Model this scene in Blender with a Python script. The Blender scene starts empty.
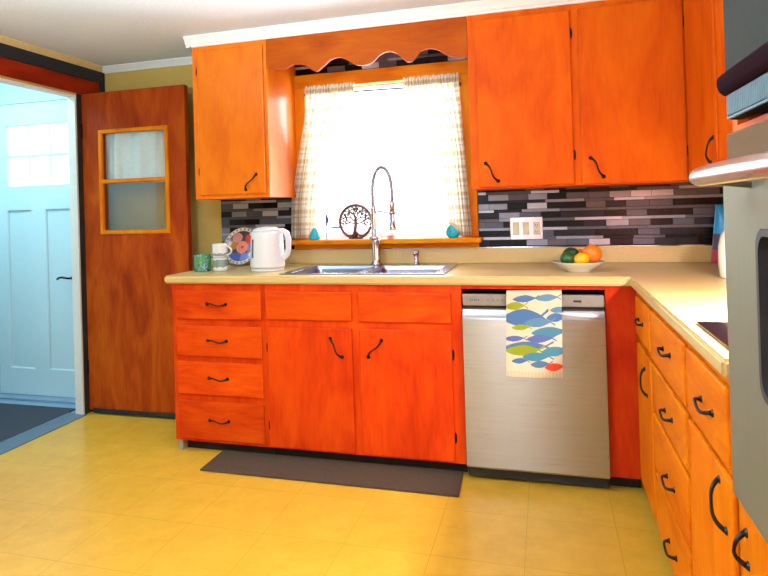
import bpy, bmesh, math, random
from math import sin, cos, pi, radians as R
from mathutils import Vector, Matrix
random.seed(7)
S = bpy.context.scene
COL = S.collection

# ------------------------------------------------------------------ helpers
def lin(c):
    return tuple(((v/255)/12.92 if v/255 <= .04045 else ((v/255+.055)/1.055)**2.4) for v in c) + (1.0,)

def new_mat(name):
    m = bpy.data.materials.new(name); m.use_nodes = True
    nt = m.node_tree; nt.nodes.clear()
    out = nt.nodes.new('ShaderNodeOutputMaterial')
    b = nt.nodes.new('ShaderNodeBsdfPrincipled')
    nt.links.new(b.outputs[0], out.inputs[0])
    return m, nt, b, out

def plain(name, c, rough=.5, metal=0.0, var=.06, scale=40, bump=0.0, bscale=200, coat=0, spec=.5):
    m, nt, b, out = new_mat(name)
    b.inputs['Roughness'].default_value = rough; b.inputs['Metallic'].default_value = metal; b.inputs['Specular IOR Level'].default_value = spec
    if coat: b.inputs['Coat Weight'].default_value = coat; b.inputs['Coat Roughness'].default_value = .1
    tc = nt.nodes.new('ShaderNodeTexCoord'); n = nt.nodes.new('ShaderNodeTexNoise')
    n.inputs['Scale'].default_value = scale; n.inputs['Detail'].default_value = 3
    nt.links.new(tc.outputs['Object'], n.inputs['Vector'])
    r = nt.nodes.new('ShaderNodeValToRGB')
    L = lin(c)
    r.color_ramp.elements[0].position = .3; r.color_ramp.elements[1].position = .7
    r.color_ramp.elements[0].color = tuple(v*(1-var) for v in L[:3]) + (1,)
    r.color_ramp.elements[1].color = tuple(min(1, v*(1+var)) for v in L[:3]) + (1,)
    nt.links.new(n.outputs['Fac'], r.inputs[0]); nt.links.new(r.outputs[0], b.inputs['Base Color'])
    if bump:
        n2 = nt.nodes.new('ShaderNodeTexNoise'); n2.inputs['Scale'].default_value = bscale
        nt.links.new(tc.outputs['Object'], n2.inputs['Vector'])
        bp = nt.nodes.new('ShaderNodeBump'); bp.inputs['Strength'].default_value = bump; bp.inputs['Distance'].default_value = .004
        nt.links.new(n2.outputs['Fac'], bp.inputs['Height']); nt.links.new(bp.outputs[0], b.inputs['Normal'])
    return m

def wood(name, light, mid, dark, axis='z', rough=.5, spec=.1, coat=0):
    m, nt, b, out = new_mat(name)
    b.inputs['Roughness'].default_value = rough
    b.inputs['Specular IOR Level'].default_value = spec
    b.inputs['Coat Weight'].default_value = coat; b.inputs['Coat Roughness'].default_value = .22
    tc = nt.nodes.new('ShaderNodeTexCoord'); oi = nt.nodes.new('ShaderNodeObjectInfo')
    add = nt.nodes.new('ShaderNodeVectorMath'); add.operation = 'ADD'
    mul = nt.nodes.new('ShaderNodeVectorMath'); mul.operation = 'SCALE'; mul.inputs['Scale'].default_value = 37.0
    comb = nt.nodes.new('ShaderNodeCombineXYZ')
    for i in range(3): nt.links.new(oi.outputs['Random'], comb.inputs[i])
    nt.links.new(comb.outputs[0], mul.inputs[0])
    nt.links.new(tc.outputs['Object'], add.inputs[0]); nt.links.new(mul.outputs[0], add.inputs[1])
    def noise(sc, scale, det, dist=0.0):
        mp = nt.nodes.new('ShaderNodeMapping'); mp.inputs['Scale'].default_value = sc
        nt.links.new(add.outputs[0], mp.inputs['Vector'])
        n = nt.nodes.new('ShaderNodeTexNoise'); n.inputs['Scale'].default_value = scale
        n.inputs['Detail'].default_value = det; n.inputs['Distortion'].default_value = dist
        nt.links.new(mp.outputs[0], n.inputs['Vector']); return n
    st = {'x': (.12, 1, 1), 'y': (1, .12, 1), 'z': (1, 1, .12)}[axis]
    st2 = {'x': (.35, 1, 1), 'y': (1, .35, 1), 'z': (1, 1, .35)}[axis]
    a = noise(st, 85, 5, .3); c = noise(st2, 6.5, 5, 1.0)
    mx = nt.nodes.new('ShaderNodeMix'); mx.data_type = 'FLOAT'; mx.inputs[0].default_value = .75
    nt.links.new(a.outputs['Fac'], mx.inputs[2]); nt.links.new(c.outputs['Fac'], mx.inputs[3])
    rp = nt.nodes.new('ShaderNodeValToRGB'); e = rp.color_ramp.elements
    e[0].position = .32; e[0].color = lin(dark); e[1].position = .68; e[1].color = lin(light)
    k = e.new(.5); k.color = lin(mid)
    nt.links.new(mx.outputs[0], rp.inputs[0])
    hs = nt.nodes.new('ShaderNodeHueSaturation')
    mr = nt.nodes.new('ShaderNodeMapRange'); mr.inputs['To Min'].default_value = .88; mr.inputs['To Max'].default_value = 1.1
    nt.links.new(oi.outputs['Random'], mr.inputs['Value']); nt.links.new(mr.outputs[0], hs.inputs['Value'])
    nt.links.new(rp.outputs[0], hs.inputs['Color']); nt.links.new(hs.outputs[0], b.inputs['Base Color'])
    bp = nt.nodes.new('ShaderNodeBump'); bp.inputs['Strength'].default_value = .06; bp.inputs['Distance'].default_value = .002
    nt.links.new(a.outputs['Fac'], bp.inputs['Height']); nt.links.new(bp.outputs[0], b.inputs['Normal'])
    return m

ANROT = 0.25
def steel(name, c=(200, 198, 192), rough=.28, axis='z', metal=1.0, aniso=0):
    m, nt, b, out = new_mat(name)
    b.inputs['Metallic'].default_value = metal
    tc = nt.nodes.new('ShaderNodeTexCoord'); mp = nt.nodes.new('ShaderNodeMapping')
    mp.inputs['Scale'].default_value = {'z': (400, 400, 4), 'x': (4, 400, 400), 'y': (400, 4, 400)}[axis]
    n = nt.nodes.new('ShaderNodeTexNoise'); n.inputs['Scale'].default_value = 1; n.inputs['Detail'].default_value = 2
    nt.links.new(tc.outputs['Object'], mp.inputs[0]); nt.links.new(mp.outputs[0], n.inputs['Vector'])
    mr = nt.nodes.new('ShaderNodeMapRange'); mr.inputs['To Min'].default_value = rough*.75; mr.inputs['To Max'].default_value = rough*1.35
    nt.links.new(n.outputs['Fac'], mr.inputs['Value']); nt.links.new(mr.outputs[0], b.inputs['Roughness'])
    if aniso:
        tg = nt.nodes.new('ShaderNodeTangent'); tg.direction_type = 'RADIAL'; tg.axis = 'Z'
        b.inputs['Anisotropic'].default_value = aniso; nt.links.new(tg.outputs[0], b.inputs['Tangent'])
        b.inputs['Anisotropic Rotation'].default_value = ANROT
    L = lin(c); r = nt.nodes.new('ShaderNodeValToRGB')
    r.color_ramp.elements[0].color = tuple(v*.88 for v in L[:3])+(1,); r.color_ramp.elements[1].color = tuple(min(1, v*1.1) for v in L[:3])+(1,)
    nt.links.new(n.outputs['Fac'], r.inputs[0]); nt.links.new(r.outputs[0], b.inputs['Base Color'])
    return m

def attr_mat(name, rough=.8, translucent=0.0, coat=0.0, sheer=.0):
    """cloth / glazed surface whose pattern is a colour attribute of the mesh"""
    m, nt, b, out = new_mat(name)
    at = nt.nodes.new('ShaderNodeAttribute'); at.attribute_name = 'Col'
    nt.links.new(at.outputs['Color'], b.inputs['Base Color']); b.inputs['Roughness'].default_value = rough
    b.inputs['Coat Weight'].default_value = coat
    if translucent:
        t = nt.nodes.new('ShaderNodeBsdfTranslucent'); nt.links.new(at.outputs['Color'], t.inputs['Color'])
        mx = nt.nodes.new('ShaderNodeMixShader'); mx.inputs[0].default_value = translucent
        nt.links.new(b.outputs[0], mx.inputs[1]); nt.links.new(t.outputs[0], mx.inputs[2]); nt.links.new(mx.outputs[0], out.inputs[0])
        tp = nt.nodes.new('ShaderNodeBsdfTransparent'); m2 = nt.nodes.new('ShaderNodeMixShader'); m2.inputs[0].default_value = sheer
        nt.links.new(mx.outputs[0], m2.inputs[1]); nt.links.new(tp.outputs[0], m2.inputs[2]); nt.links.new(m2.outputs[0], out.inputs[0])
    return m

def glass_mat(name, tint=(1, 1, 1), refl=.06, rmax=.8):
    m, nt, b, out = new_mat(name); nt.nodes.remove(b)
    t = nt.nodes.new('ShaderNodeBsdfTransparent'); t.inputs[0].default_value = tint + (1,)
    g = nt.nodes.new('ShaderNodeBsdfGlossy'); g.inputs['Roughness'].default_value = .02
    mx = nt.nodes.new('ShaderNodeMixShader')
    lw = nt.nodes.new('ShaderNodeLayerWeight'); lw.inputs[0].default_value = .5
    mr = nt.nodes.new('ShaderNodeMapRange'); mr.inputs['To Min'].default_value = refl; mr.inputs['To Max'].default_value = rmax
    mr.inputs['From Min'].default_value = .35; nt.links.new(lw.outputs['Facing'], mr.inputs['Value']); nt.links.new(mr.outputs[0], mx.inputs[0])
    nt.links.new(t.outputs[0], mx.inputs[1]); nt.links.new(g.outputs[0], mx.inputs[2]); nt.links.new(mx.outputs[0], out.inputs[0])
    return m

class MB:
    """collects shapes in world coordinates"""
    def __init__(s): s.bm = bmesh.new()
    def box(s, x0, x1, y0, y1, z0, z1, bev=0.0, seg=2, mi=0, edges=None):
        b = bmesh.new(); bmesh.ops.create_cube(b, size=1)
        for v in b.verts:
            v.co = Vector(((x0+x1)/2+v.co.x*(x1-x0), (y0+y1)/2+v.co.y*(y1-y0), (z0+z1)/2+v.co.z*(z1-z0)))
        if bev: bmesh.ops.bevel(b, geom=list(b.edges), offset=bev, segments=seg, affect='EDGES', profile=.5)
        for f in b.faces: f.material_index = mi
        s._join(b); return s
    def _join(s, b, M=None):
        if M: bmesh.ops.transform(b, matrix=M, verts=b.verts)
        me = bpy.data.meshes.new('t'); b.to_mesh(me); b.free(); s.bm.from_mesh(me); bpy.data.meshes.remove(me)
    def tube(s, pts, r, seg=10, cap=True, mi=0):
        pts = [Vector(p) for p in pts]; n = len(pts)
        rs = r if isinstance(r, (list, tuple)) else [r]*n
        rings = []; up = None
        for i, p in enumerate(pts):
            t = (pts[min(i+1, n-1)]-pts[max(i-1, 0)]).normalized()
            if up is None:
                up = Vector((0, 0, 1)) if abs(t.z) < .9 else Vector((1, 0, 0))
            a = (up - t*up.dot(t)).normalized(); up = a; c = t.cross(a)
            rings.append([s.bm.verts.new(p+(a*cos(2*pi*k/seg)+c*sin(2*pi*k/seg))*rs[i]) for k in range(seg)])
        for i in range(n-1):
            for k in range(seg):
                f = s.bm.faces.new((rings[i][k], rings[i][(k+1) % seg], rings[i+1][(k+1) % seg], rings[i+1][k])); f.smooth = True; f.material_index = mi
        if cap:
            for rg in (rings[0][::-1], rings[-1]):
                f = s.bm.faces.new(rg); f.material_index = mi
        return s
    def lathe(s, prof, c=(0, 0, 0), seg=40, M=None, mi=0, capends=True, sx=1, sy=1):
        b = bmesh.new(); rings = []
        for (r, z) in prof:
            if r < 1e-6: rings.append([b.verts.new((0, 0, z))])
            else: rings.append([b.verts.new((r*cos(2*pi*k/seg)*sx, r*sin(2*pi*k/seg)*sy, z)) for k in range(seg)])
        for A, B in zip(rings, rings[1:]):
            for k in range(seg):
                k2 = (k+1) % seg
                if len(A) == 1 and len(B) == 1: continue
                if len(A) == 1: f = b.faces.new((A[0], B[k2], B[k]))
                elif len(B) == 1: f = b.faces.new((A[k], A[k2], B[0]))
                else: f = b.faces.new((A[k], A[k2], B[k2], B[k]))
                f.smooth = True; f.material_index = mi
        bmesh.ops.recalc_face_normals(b, faces=b.faces)
        T = Matrix.Translation(c)
        s._join(b, T @ M if M else T); return s
    def prism(s, outline, axis, a0, a1, mi=0, bev=0):
        """extrude a 2D outline along an axis; outline in the two other axes (x,z for y; y,z for x; x,y for z)"""
        def P(u, v, w):
            return {'x': (w, u, v), 'y': (u, w, v), 'z': (u, v, w)}[axis]
        b = bmesh.new()
        A = [b.verts.new(P(u, v, a0)) for u, v in outline]; B = [b.verts.new(P(u, v, a1)) for u, v in outline]
        n = len(A)
        b.faces.new(A); b.faces.new(B[::-1])
        for i in range(n): b.faces.new((A[i], B[i], B[(i+1) % n], A[(i+1) % n]))
        bmesh.ops.recalc_face_normals(b, faces=b.faces)
        if bev: bmesh.ops.bevel(b, geom=list(b.edges), offset=bev, segments=2, affect='EDGES')
        for f in b.faces: f.material_index = mi
        s._join(b); return s
    def cells(s, us, vs, keep, axis, t0, t1, bev=0):
        """a slab with openings: grid cells (u,v) extruded along axis, no inner faces"""
        def P(u, v, w): return {'x': (w, u, v), 'y': (u, w, v), 'z': (u, v, w)}[axis]
        b = bmesh.new(); vc = {}
        def V(i, j, k):
            if (i, j, k) not in vc: vc[i, j, k] = b.verts.new(P(us[i], vs[j], (t0, t1)[k]))
            return vc[i, j, k]
        nu, nv = len(us)-1, len(vs)-1
        K = lambda i, j: 0 <= i < nu and 0 <= j < nv and keep((us[i]+us[i+1])/2, (vs[j]+vs[j+1])/2)
        for i in range(nu):
            for j in range(nv):
                if not K(i, j): continue
                for k in (0, 1): b.faces.new((V(i, j, k), V(i+1, j, k), V(i+1, j+1, k), V(i, j+1, k)))
                for (di, dj, p, q) in ((-1, 0, (i, j), (i, j+1)), (1, 0, (i+1, j), (i+1, j+1)), (0, -1, (i, j), (i+1, j)), (0, 1, (i, j+1), (i+1, j+1))):
                    if not K(i+di, j+dj): b.faces.new((V(*p, 0), V(*q, 0), V(*q, 1), V(*p, 1)))
        bmesh.ops.recalc_face_normals(b, faces=b.faces)
        bmesh.ops.dissolve_limit(b, angle_limit=.01, verts=b.verts, edges=b.edges)
        if bev:
            es = [e for e in b.edges if len(e.link_faces) == 2 and e.calc_face_angle() > .5]
            bmesh.ops.bevel(b, geom=es, offset=bev, segments=3, affect='EDGES')
        s._join(b); return s
    def sheet(s, fn, nu, nv, thick=0.0, colfn=None, closed=False):
        """grid surface fn(u,v)->xyz, optional colour attribute"""
        cl = s.bm.verts.layers.float_color.get('Col') or s.bm.verts.layers.float_color.new('Col')
        V = []
        for j in range(nv+1):
            row = []
            for i in range(nu+1):
                v = s.bm.verts.new(fn(i/nu, j/nv))
                if colfn: v[cl] = colfn(i/nu, j/nv)
                row.append(v)
            V.append(row)
        for j in range(nv):
            for i in range(nu):
                f = s.bm.faces.new((V[j][i], V[j][i+1], V[j+1][i+1], V[j+1][i])); f.smooth = True
        return s
    def build(s, name, mats, parent=None, smooth=None, base=None):
        me = bpy.data.meshes.new(name)
        if parent is not None:
            off = parent.get('_w') or (0, 0, 0)
        else: off = base or (0, 0, 0)
        off = Vector(off)
        bmesh.ops.translate(s.bm, vec=-off, verts=s.bm.verts)
        s.bm.to_mesh(me); s.bm.free()
        o = bpy.data.objects.new(name, me); COL.objects.link(o)
        for m in (mats if isinstance(mats, (list, tuple)) else [mats]): me.materials.append(m)
        if parent is not None:
            o.parent = parent; o['_w'] = tuple(off)
        else:
            o.location = off; o['_w'] = tuple(off)
        if smooth:
            for p in me.polygons: p.use_smooth = True
        return o

def thing(name, loc, label, cat, group=None):
    o = bpy.data.objects.new(name, None); COL.objects.link(o); o.location = loc; o['_w'] = tuple(loc)
    o.empty_display_size = .05
    return tag(o, label, cat, group)
def tag(o, label=None, cat=None, group=None):
    if label: o['label'] = label
    if cat: o['category'] = cat
    if group: o['group'] = group
    return o
def struct(o): o['kind'] = 'structure'; return o

# ------------------------------------------------------------------ materials
W_UP = wood('orange birch veneer', (236, 108, 10), (226, 94, 8), (208, 74, 6))
W_UPL = wood('birch veneer lit tone', (246, 130, 10), (238, 116, 8), (222, 96, 6), coat=.5)  # same birch as the other uppers, brighter light put into the colour
W_UPX = wood('orange birch veneer crosswise', (192, 92, 8), (176, 76, 6), (148, 56, 5), 'x')
W_LO = wood('birch veneer shaded tone', (226, 78, 8), (214, 60, 6), (188, 40, 5))  # same birch as the uppers, weaker light put into the colour
W_LOX = wood('birch veneer shaded tone crosswise', (230, 88, 8), (216, 68, 6), (190, 46, 5), 'x')  # crosswise copy of that shaded tone
W_FIL = wood('birch veneer deep shade tone', (214, 66, 8), (198, 46, 6), (172, 30, 5))  # same birch again, deepest shade put into the colour
W_LOY = wood('lit birch veneer lengthwise', (240, 136, 6), (230, 120, 5), (210, 94, 4), 'y')  # same birch, the right run's stronger light put into the colour
W_RT = wood('lit birch veneer upright', (240, 134, 6), (230, 118, 5), (210, 94, 4))  # upright copy of that lit tone
W_DOOR = wood('brown birch door veneer', (182, 84, 14), (160, 60, 9), (130, 38, 6))
W_TRIM = wood('orange pine trim', (240, 148, 8), (228, 126, 6), (206, 100, 5), 'x')
W_TRIMZ = wood('orange pine casing', (240, 148, 8), (228, 126, 6), (206, 100, 5), 'z')
W_RED = wood('red brown header wood', (170, 48, 8), (150, 36, 6), (120, 24, 5), 'y')
BLACK = plain('black iron', (26, 20, 20), .45, .6)
BLACKP = plain('matte black paint', (24, 26, 32), .6)
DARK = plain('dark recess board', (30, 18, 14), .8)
WALL = plain('tan wall paint', (206, 166, 84), .85, var=.04, scale=6)
CEIL = plain('textured white ceiling', (240, 240, 246), .9, var=.03, scale=60, bump=.5, bscale=90)
WHITE = plain('white painted trim', (240, 234, 226), .5, var=.02)
ENTRY = plain('pale aqua entry paint', (212, 240, 244), .6, var=.02)
LAM = plain('cream speckled laminate', (216, 182, 118), .35, var=.07, scale=260)
SS = steel('brushed stainless', (168, 167, 168), .3, 'x', aniso=.8)
SSX = steel('brushed stainless crosswise', (206, 202, 196), .26, 'x')
SSD = steel('dull stainless', (122, 122, 104), .6, 'z', .6)
PANEL = plain('satin silver control panel', (136, 130, 122), .5, .3)
CHROME = plain('polished chrome', (190, 192, 206), .12, 1.0, var=.01)
SINK = plain('satin sink steel', (160, 172, 206), .22, 1.0, var=.03)
BLACKG = plain('black glass', (24, 14, 18), .12, 0, var=.02)
CERAM = plain('white glazed ceramic', (240, 234, 220), .2, 0, var=.02, coat=.4)
KETW = plain('white kettle plastic', (244, 242, 244), .28, 0, var=.01)
TEAL = plain('teal glaze', (14, 160, 178), .3, 0, var=.12, scale=30)
GLASS = glass_mat('window glass')
GLASSD = glass_mat('wavy door glass', (.98, .97, .95), .10, .5)
GROUT = plain('grey grout', (44, 41, 46), .9, spec=.1)
BRONZE = plain('dark bronze', (92, 52, 48), .4, .5)

# floor : cushioned vinyl squares
def floor_mat():
    m, nt, b, out = new_mat('golden vinyl tile')
    tc = nt.nodes.new('ShaderNodeTexCoord')
    mp = nt.nodes.new('ShaderNodeMapping'); mp.inputs['Location'].default_value = (-1.815+.33*6, .25, 0)
    nt.links.new(tc.outputs['Object'], mp.inputs[0])
    br = nt.nodes.new('ShaderNodeTexBrick'); br.offset = 0; br.inputs['Scale'].default_value = 1
    br.inputs['Brick Width'].default_value = .33; br.inputs['Row Height'].default_value = .33
    br.inputs['Mortar Size'].default_value = .0016; br.inputs['Mortar Smooth'].default_value = .3
    br.inputs['Color1'].default_value = (0, 0, 0, 1); br.inputs['Color2'].default_value = (1, 1, 1, 1)
    nt.links.new(mp.outputs[0], br.inputs['Vector'])
    n = nt.nodes.new('ShaderNodeTexNoise'); n.inputs['Scale'].default_value = 9; n.inputs['Detail'].default_value = 8; n.inputs['Roughness'].default_value = .7
    nt.links.new(tc.outputs['Object'], n.inputs['Vector'])
    r = nt.nodes.new('ShaderNodeValToRGB'); e = r.color_ramp.elements
    e[0].position = .3; e[0].color = lin((222, 162, 44)); e[1].position = .7; e[1].color = lin((240, 184, 64))
    nt.links.new(n.outputs['Fac'], r.inputs[0])
    hs = nt.nodes.new('ShaderNodeHueSaturation'); mr = nt.nodes.new('ShaderNodeMapRange')
    mr.inputs['To Min'].default_value = .98; mr.inputs['To Max'].default_value = 1.02
    nt.links.new(br.outputs['Color'], mr.inputs['Value']); nt.links.new(mr.outputs[0], hs.inputs['Value']); nt.links.new(r.outputs[0], hs.inputs['Color'])
    mx = nt.nodes.new('ShaderNodeMix'); mx.data_type = 'RGBA'; mx.inputs[7].default_value = lin((206, 150, 20))
    nt.links.new(br.outputs['Fac'], mx.inputs[0]); nt.links.new(hs.outputs[0], mx.inputs[6]); nt.links.new(mx.outputs[2], b.inputs['Base Color'])
    b.inputs['Roughness'].default_value = .33; b.inputs['Specular IOR Level'].default_value = .5
    return m
FLOOR = floor_mat()
RUG = plain('dark brown rubber backed mat', (74, 50, 30), .95, var=.35, scale=140, bump=.6, bscale=300)
EMAT = plain('slate entry mat', (56, 58, 66), .95, var=.25, scale=120, bump=.5, bscale=250)

# ------------------------------------------------------------------ key sizes (metres)
XL, XR, CZ = -.928, 2.884, 2.25
F = -.61            # lower cabinet face
HC = .927           # counter top
RX = 2.287          # face of the right run
UY, UZ0, UZ1 = -.39, 1.33, 2.19
UX = 2.556          # face of right upper
YF = -4.5
WX0, WX1, WZ0, WZ1 = .54, 1.466, 1.075, 1.985   # kitchen window

# ------------------------------------------------------------------ room shell
struct(MB().box(XL, XR, YF, 0, -.08, 0).build('floor', FLOOR))
struct(MB().box(XL-.12, XR+.12, YF-.12, .15, CZ, CZ+.1).build('ceiling', CEIL))
struct(MB().cells([XL-.055, WX0, WX1, XR+.12], [-.08, WZ0, WZ1, CZ], lambda x, z: not (WX0 < x < WX1 and WZ0 < z < WZ1), 'y', 0, .14).build('wall_back', WALL))
OY0, OY1, OZ = -.235, -.995, 2.025
struct(MB().cells([YF, OY1, OY0, 0], [-.08, OZ, CZ], lambda y, z: not (OY1 < y < OY0 and z < OZ), 'x', XL-.055, XL).build('wall_left', WALL))
struct(MB().box(XR, XR+.12, YF, 0, -.08, CZ).build('wall_right', WALL))
# wall behind the camera; its opening is added to let fill light in
FX0, FX1, FZ0, FZ1 = 1.28, 1.72, .45, 2.05
struct(MB().cells([XL-.115, FX0, FX1, XR+.12], [-.08, FZ0, FZ1, CZ], lambda x, z: not (FX0 < x < FX1 and FZ0 < z < FZ1), 'y', YF-.12, YF).build('wall_front', WALL))

# entry beyond the left opening
EX0 = -2.25
DX0, DX1, DZ = -1.87, -1.10, 2.065
struct(MB().cells([EX0, DX0, DX1, XL-.055], [-.08, DZ, 2.4], lambda x, z: not (DX0 < x < DX1 and z < DZ), 'y', 0, .12).build('wall_entry_back', ENTRY))
struct(MB().box(EX0-.1, EX0, -1.6, .12, -.08, 2.4).build('wall_entry_left', ENTRY))
struct(MB().box(EX0-.1, XL-.12, -1.7, -1.6, -.08, 2.4).build('wall_entry_front', ENTRY))
struct(MB().box(XL-.058, XL-.0555, -1.6, OY1, 0, 2.4).box(XL-.058, XL-.0555, OY0, -.001, 0, 2.4).build('wall_entry_right', ENTRY))
struct(MB().box(EX0-.1, XL-.12, -1.7, .12, 2.4, 2.5).build('ceiling_entry', ENTRY))
struct(MB().box(EX0, XL, -1.6, 0, -.09, -.004).build('floor_entry', plain('blue grey entry floor', (150, 168, 186), .5)))
# white jamb of the opening, with a stop
b = MB()
b.box(XL-.058, XL+.001, OY0-.014, OY0-.0005, 0, OZ, .002).box(XL-.058, XL+.001, OY1+.0005, OY1+.014, 0, OZ, .002)
b.box(XL-.058, XL+.001, OY1+.014, OY0-.014, OZ-.014, OZ-.0005, .002)
struct(b.build('trim_1', WHITE))
struct(MB().box(XL, XL+.004, OY0, -.166, 0, OZ+.01).build('gap_shade_strip', DARK))  # dark strip added to read as the shaded gap beside the open door
struct(MB().box(XL-.13, XL+.02, OY1, OY0, -.004, .006, .003).build('trim_2', plain('blue grey metal threshold', (120, 132, 150), .4, .6)))
# red brown header casing, black band above it
struct(MB().box(XL, XL+.018, -1.15, -.05, OZ+.012, 2.137, .003).build('trim_3', W_RED))
struct(MB().box(XL, XL+.022, -1.4, -.002, 2.138, 2.212, .002).box(XL, XL+.022, -.049, -.002, 2.03, 2.137, .002).build('trim_4', BLACKP))
# wall crown
prof = [(0, 0), (0, -.042), (.008, -.042), (.014, -.03), (.03, -.012), (.036, -.006), (.036, 0)]
struct(MB().prism([(XL+u, CZ+v) for u, v in prof], 'y', YF, 0).build('trim_5', plain('crown paint in yellow light', (222, 186, 124), .7)))  # same paint as the back crown, yellowish light put into its colour
struct(MB().prism([(-u, CZ+v) for u, v in prof], 'x', XL, .005).build('trim_6', WHITE))
# cabinet crown
cp = [(0, -.06), (.008, -.06), (.01, -.048), (.015, -.044), (.02, -.028), (.029, -.014), (.032, -.01), (.032, 0), (0, 0)]
b = MB().prism([(UY-u, CZ+v) for u, v in cp], 'x', -.016, UX+.0)
b.prism([(.0165-u, CZ+v) for u, v in cp], 'y', UY-.02, -.002)
struct(b.build('trim_7', WHITE))
struct(MB().prism([(UX-u, CZ+v) for u, v in cp], 'y', -1.95, UY-.05).build('trim_8', WHITE))
# black baseboard on the back wall behind the open door
struct(MB().box(XL+.02, -.02, -.014, -.001, .002, .1, .002).build('baseboard_back', BLACKP))

# ------------------------------------------------------------------ kitchen window
wroot = struct(bpy.data.objects.new('window_1', None)); COL.objects.link(wroot); wroot.location = (1.0, 0, WZ0); wroot['_w'] = (1.0, 0, WZ0)
VIN = plain('white vinyl sash', (246, 246, 250), .4, var=.01)
b = MB(); t = .028
b.cells([WX0+.001, WX0+t, WX1-t, WX1-.001], [WZ0+.001, WZ0+t+.01, WZ1-.012, WZ1-.001], lambda x, z: not (WX0+t < x < WX1-t and WZ0+t+.01 < z < WZ1-.012), 'y', .05, .09)
b.build('window_frame', VIN, wroot)
MB().box(WX0+t, WX1-t, .068, .072, WZ0+t+.01, WZ1-.012).build('glass', GLASS, wroot)
cas = MB().box(.446, WX0, -.02, -.001, 1.075, 2.066, .003).box(WX1, 1.556, -.02, -.001, 1.075, 2.066, .003)
cas.build('casing', W_TRIMZ, wroot)
MB().box(.446, 1.556, -.021, -.001, 1.985, 2.067, .003).build('head_casing', W_TRIM, wroot)
MB().box(WX0, WX1, 0.0, .05, WZ0-.004, WZ0+.002).box(WX0, WX0+.004, 0, .05, WZ0, WZ1).box(WX1-.004, WX1, 0, .05, WZ0, WZ1).build('window_jamb', VIN, wroot)
MB().box(.418, 1.578, -.105, -.001, 1.046, 1.075, .006).build('window_sill', W_TRIM, wroot)
MB().box(.446, 1.556, -.022, -.001, 1.016, 1.046, .003).build('apron', W_TRIM, wroot)

# ------------------------------------------------------------------ mosaic tile splash : one mesh, every tile a bevelled chip
def mosaic():
    cols = [((14, 12, 17), .3, .1), ((36, 35, 44), .32, .1), ((86, 88, 102), .34, .15), ((138, 142, 160), .32, .2), ((176, 178, 194), .3, .25), ((98, 92, 96), .36, .15)]
    mats = [plain('mosaic chip %d' % i, c, r, m, var=.1, scale=15, spec=.12) for i, (c, r, m) in enumerate(cols)] + [GROUT]
    B = MB(); rnd = random.Random(4)
    def area(x0, x1, z0, z1):
        B.box(x0, x1, -.004, -.0005, z0, z1, mi=6)
    def ok(x, z):
        return not (.47 < x < 1.59 and z < 2.07)
    z = 1.022; row = 0
    zs = []
    while z < 2.2:
        h = .0335 if row % 2 == 0 else .0165
        zs.append((z, z+h-.0016, row)); z += h; row += 1
    for (za, zb, rw) in zs:
        x = -.055 - rnd.random()*.05
        while x < XR:
            L = rnd.choice([.1, .105, .112]) if rw % 2 == 0 else rnd.choice([.15, .2, .24])
            xa, xb = max(x, -.055), min(x+L-.0016, XR-.001)
            x += L
            segs = []
            if za < UZ0+.02:                      # under the wall cabinets
                if xa < .44: segs.append((xa, min(xb, .44)))
                if xb > 1.56: segs.append((max(xa, 1.56), xb))
                if zb > UZ0-.002 and False: segs = []
            elif za < 2.02: segs = []
            else:
                if xb > .49 and xa < 1.57 and za > 2.068: segs.append((max(xa, .478), min(xb, 1.570)))
            k = rnd.choices(range(6), [4.2, 3, 2.8, 1.8, .8, 1.4] if rw % 2 == 0 else [1.2, .8, 2.2, 2.6, 1.8, 1])[0]
            for (p, q) in segs:
                if q-p > .006: B.box(p, q, -.0085, -.004, za, zb, .0008, 1, k)
    area(-.056, .442, HC+.001, UZ0+.03); area(1.558, XR-.0005, HC+.001, UZ0+.03); area(.478, 1.571, 2.068, 2.2)
    # chips lower down at the left end, where the laminate splash stops
    return B.build('wall_back_mosaic', mats)
struct(mosaic())

# ------------------------------------------------------------------ cabinet hardware
def pull(parent, c, axis, normal, L=.105, bow=.019):
    """black wrought iron pull: bowed, slightly S shaped bar with flared ends"""
    ax = Vector(axis).normalized(); nr = Vector(normal); sd = ax.cross(nr)
    c = Vector(c); P = []; rr = []
    for i in range(17):
        t = i/16*2-1
        off = nr*(bow*(1-abs(t)**3.0)+.003) + sd*(.006*sin(t*pi)) + ax*(t*L/2)
        P.append(c+off); rr.append(.0035+.002*abs(t)**2)
    b = MB().tube(P, rr, 8)
    for s in (-1, 1):
        q = c+ax*(s*L/2)
        M = Matrix.Translation(q+nr*.0022) @ nr.to_track_quat('Z', 'Y').to_matrix().to_4x4()
        bb = bmesh.new(); bmesh.ops.create_cone(bb, cap_ends=True, segments=12, radius1=.0095, radius2=.0065, depth=.0045)
        b._join(bb, M)
    return b.build('handle', BLACK, parent)

def hinge(parent, x, y, z, side):
    """half round black butt hinge plate beside a door on a face looking to -y"""
    pts = [(x, z-.026)] + [(x+side*.0105*sin(k*pi/8)**.6, z-.026*cos(k*pi/8)) for k in range(1, 8)] + [(x, z+.026)]
    b = MB().prism(pts, 'y', y-.004, y-.0005)
    b.tube([(x-side*.002, y-.006, z-.024), (x-side*.002, y-.006, z+.024)], .004, 8)
    return b.build('hinge', BLACK, parent)

FT = .014   # how far a lipped door stands out of the face frame
def front(parent, name, x0, x1, z0, z1, m, y=F):
    return MB().box(x0, x1, y-FT, y-.0005, z0, z1, .005, 2).build(name, m, parent)
def frontx(parent, name, y0, y1, z0, z1, m, x=RX):
    return MB().box(x-FT, x-.0005, y1, y0, z0, z1, .005, 2).build(name, m, parent)

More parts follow.
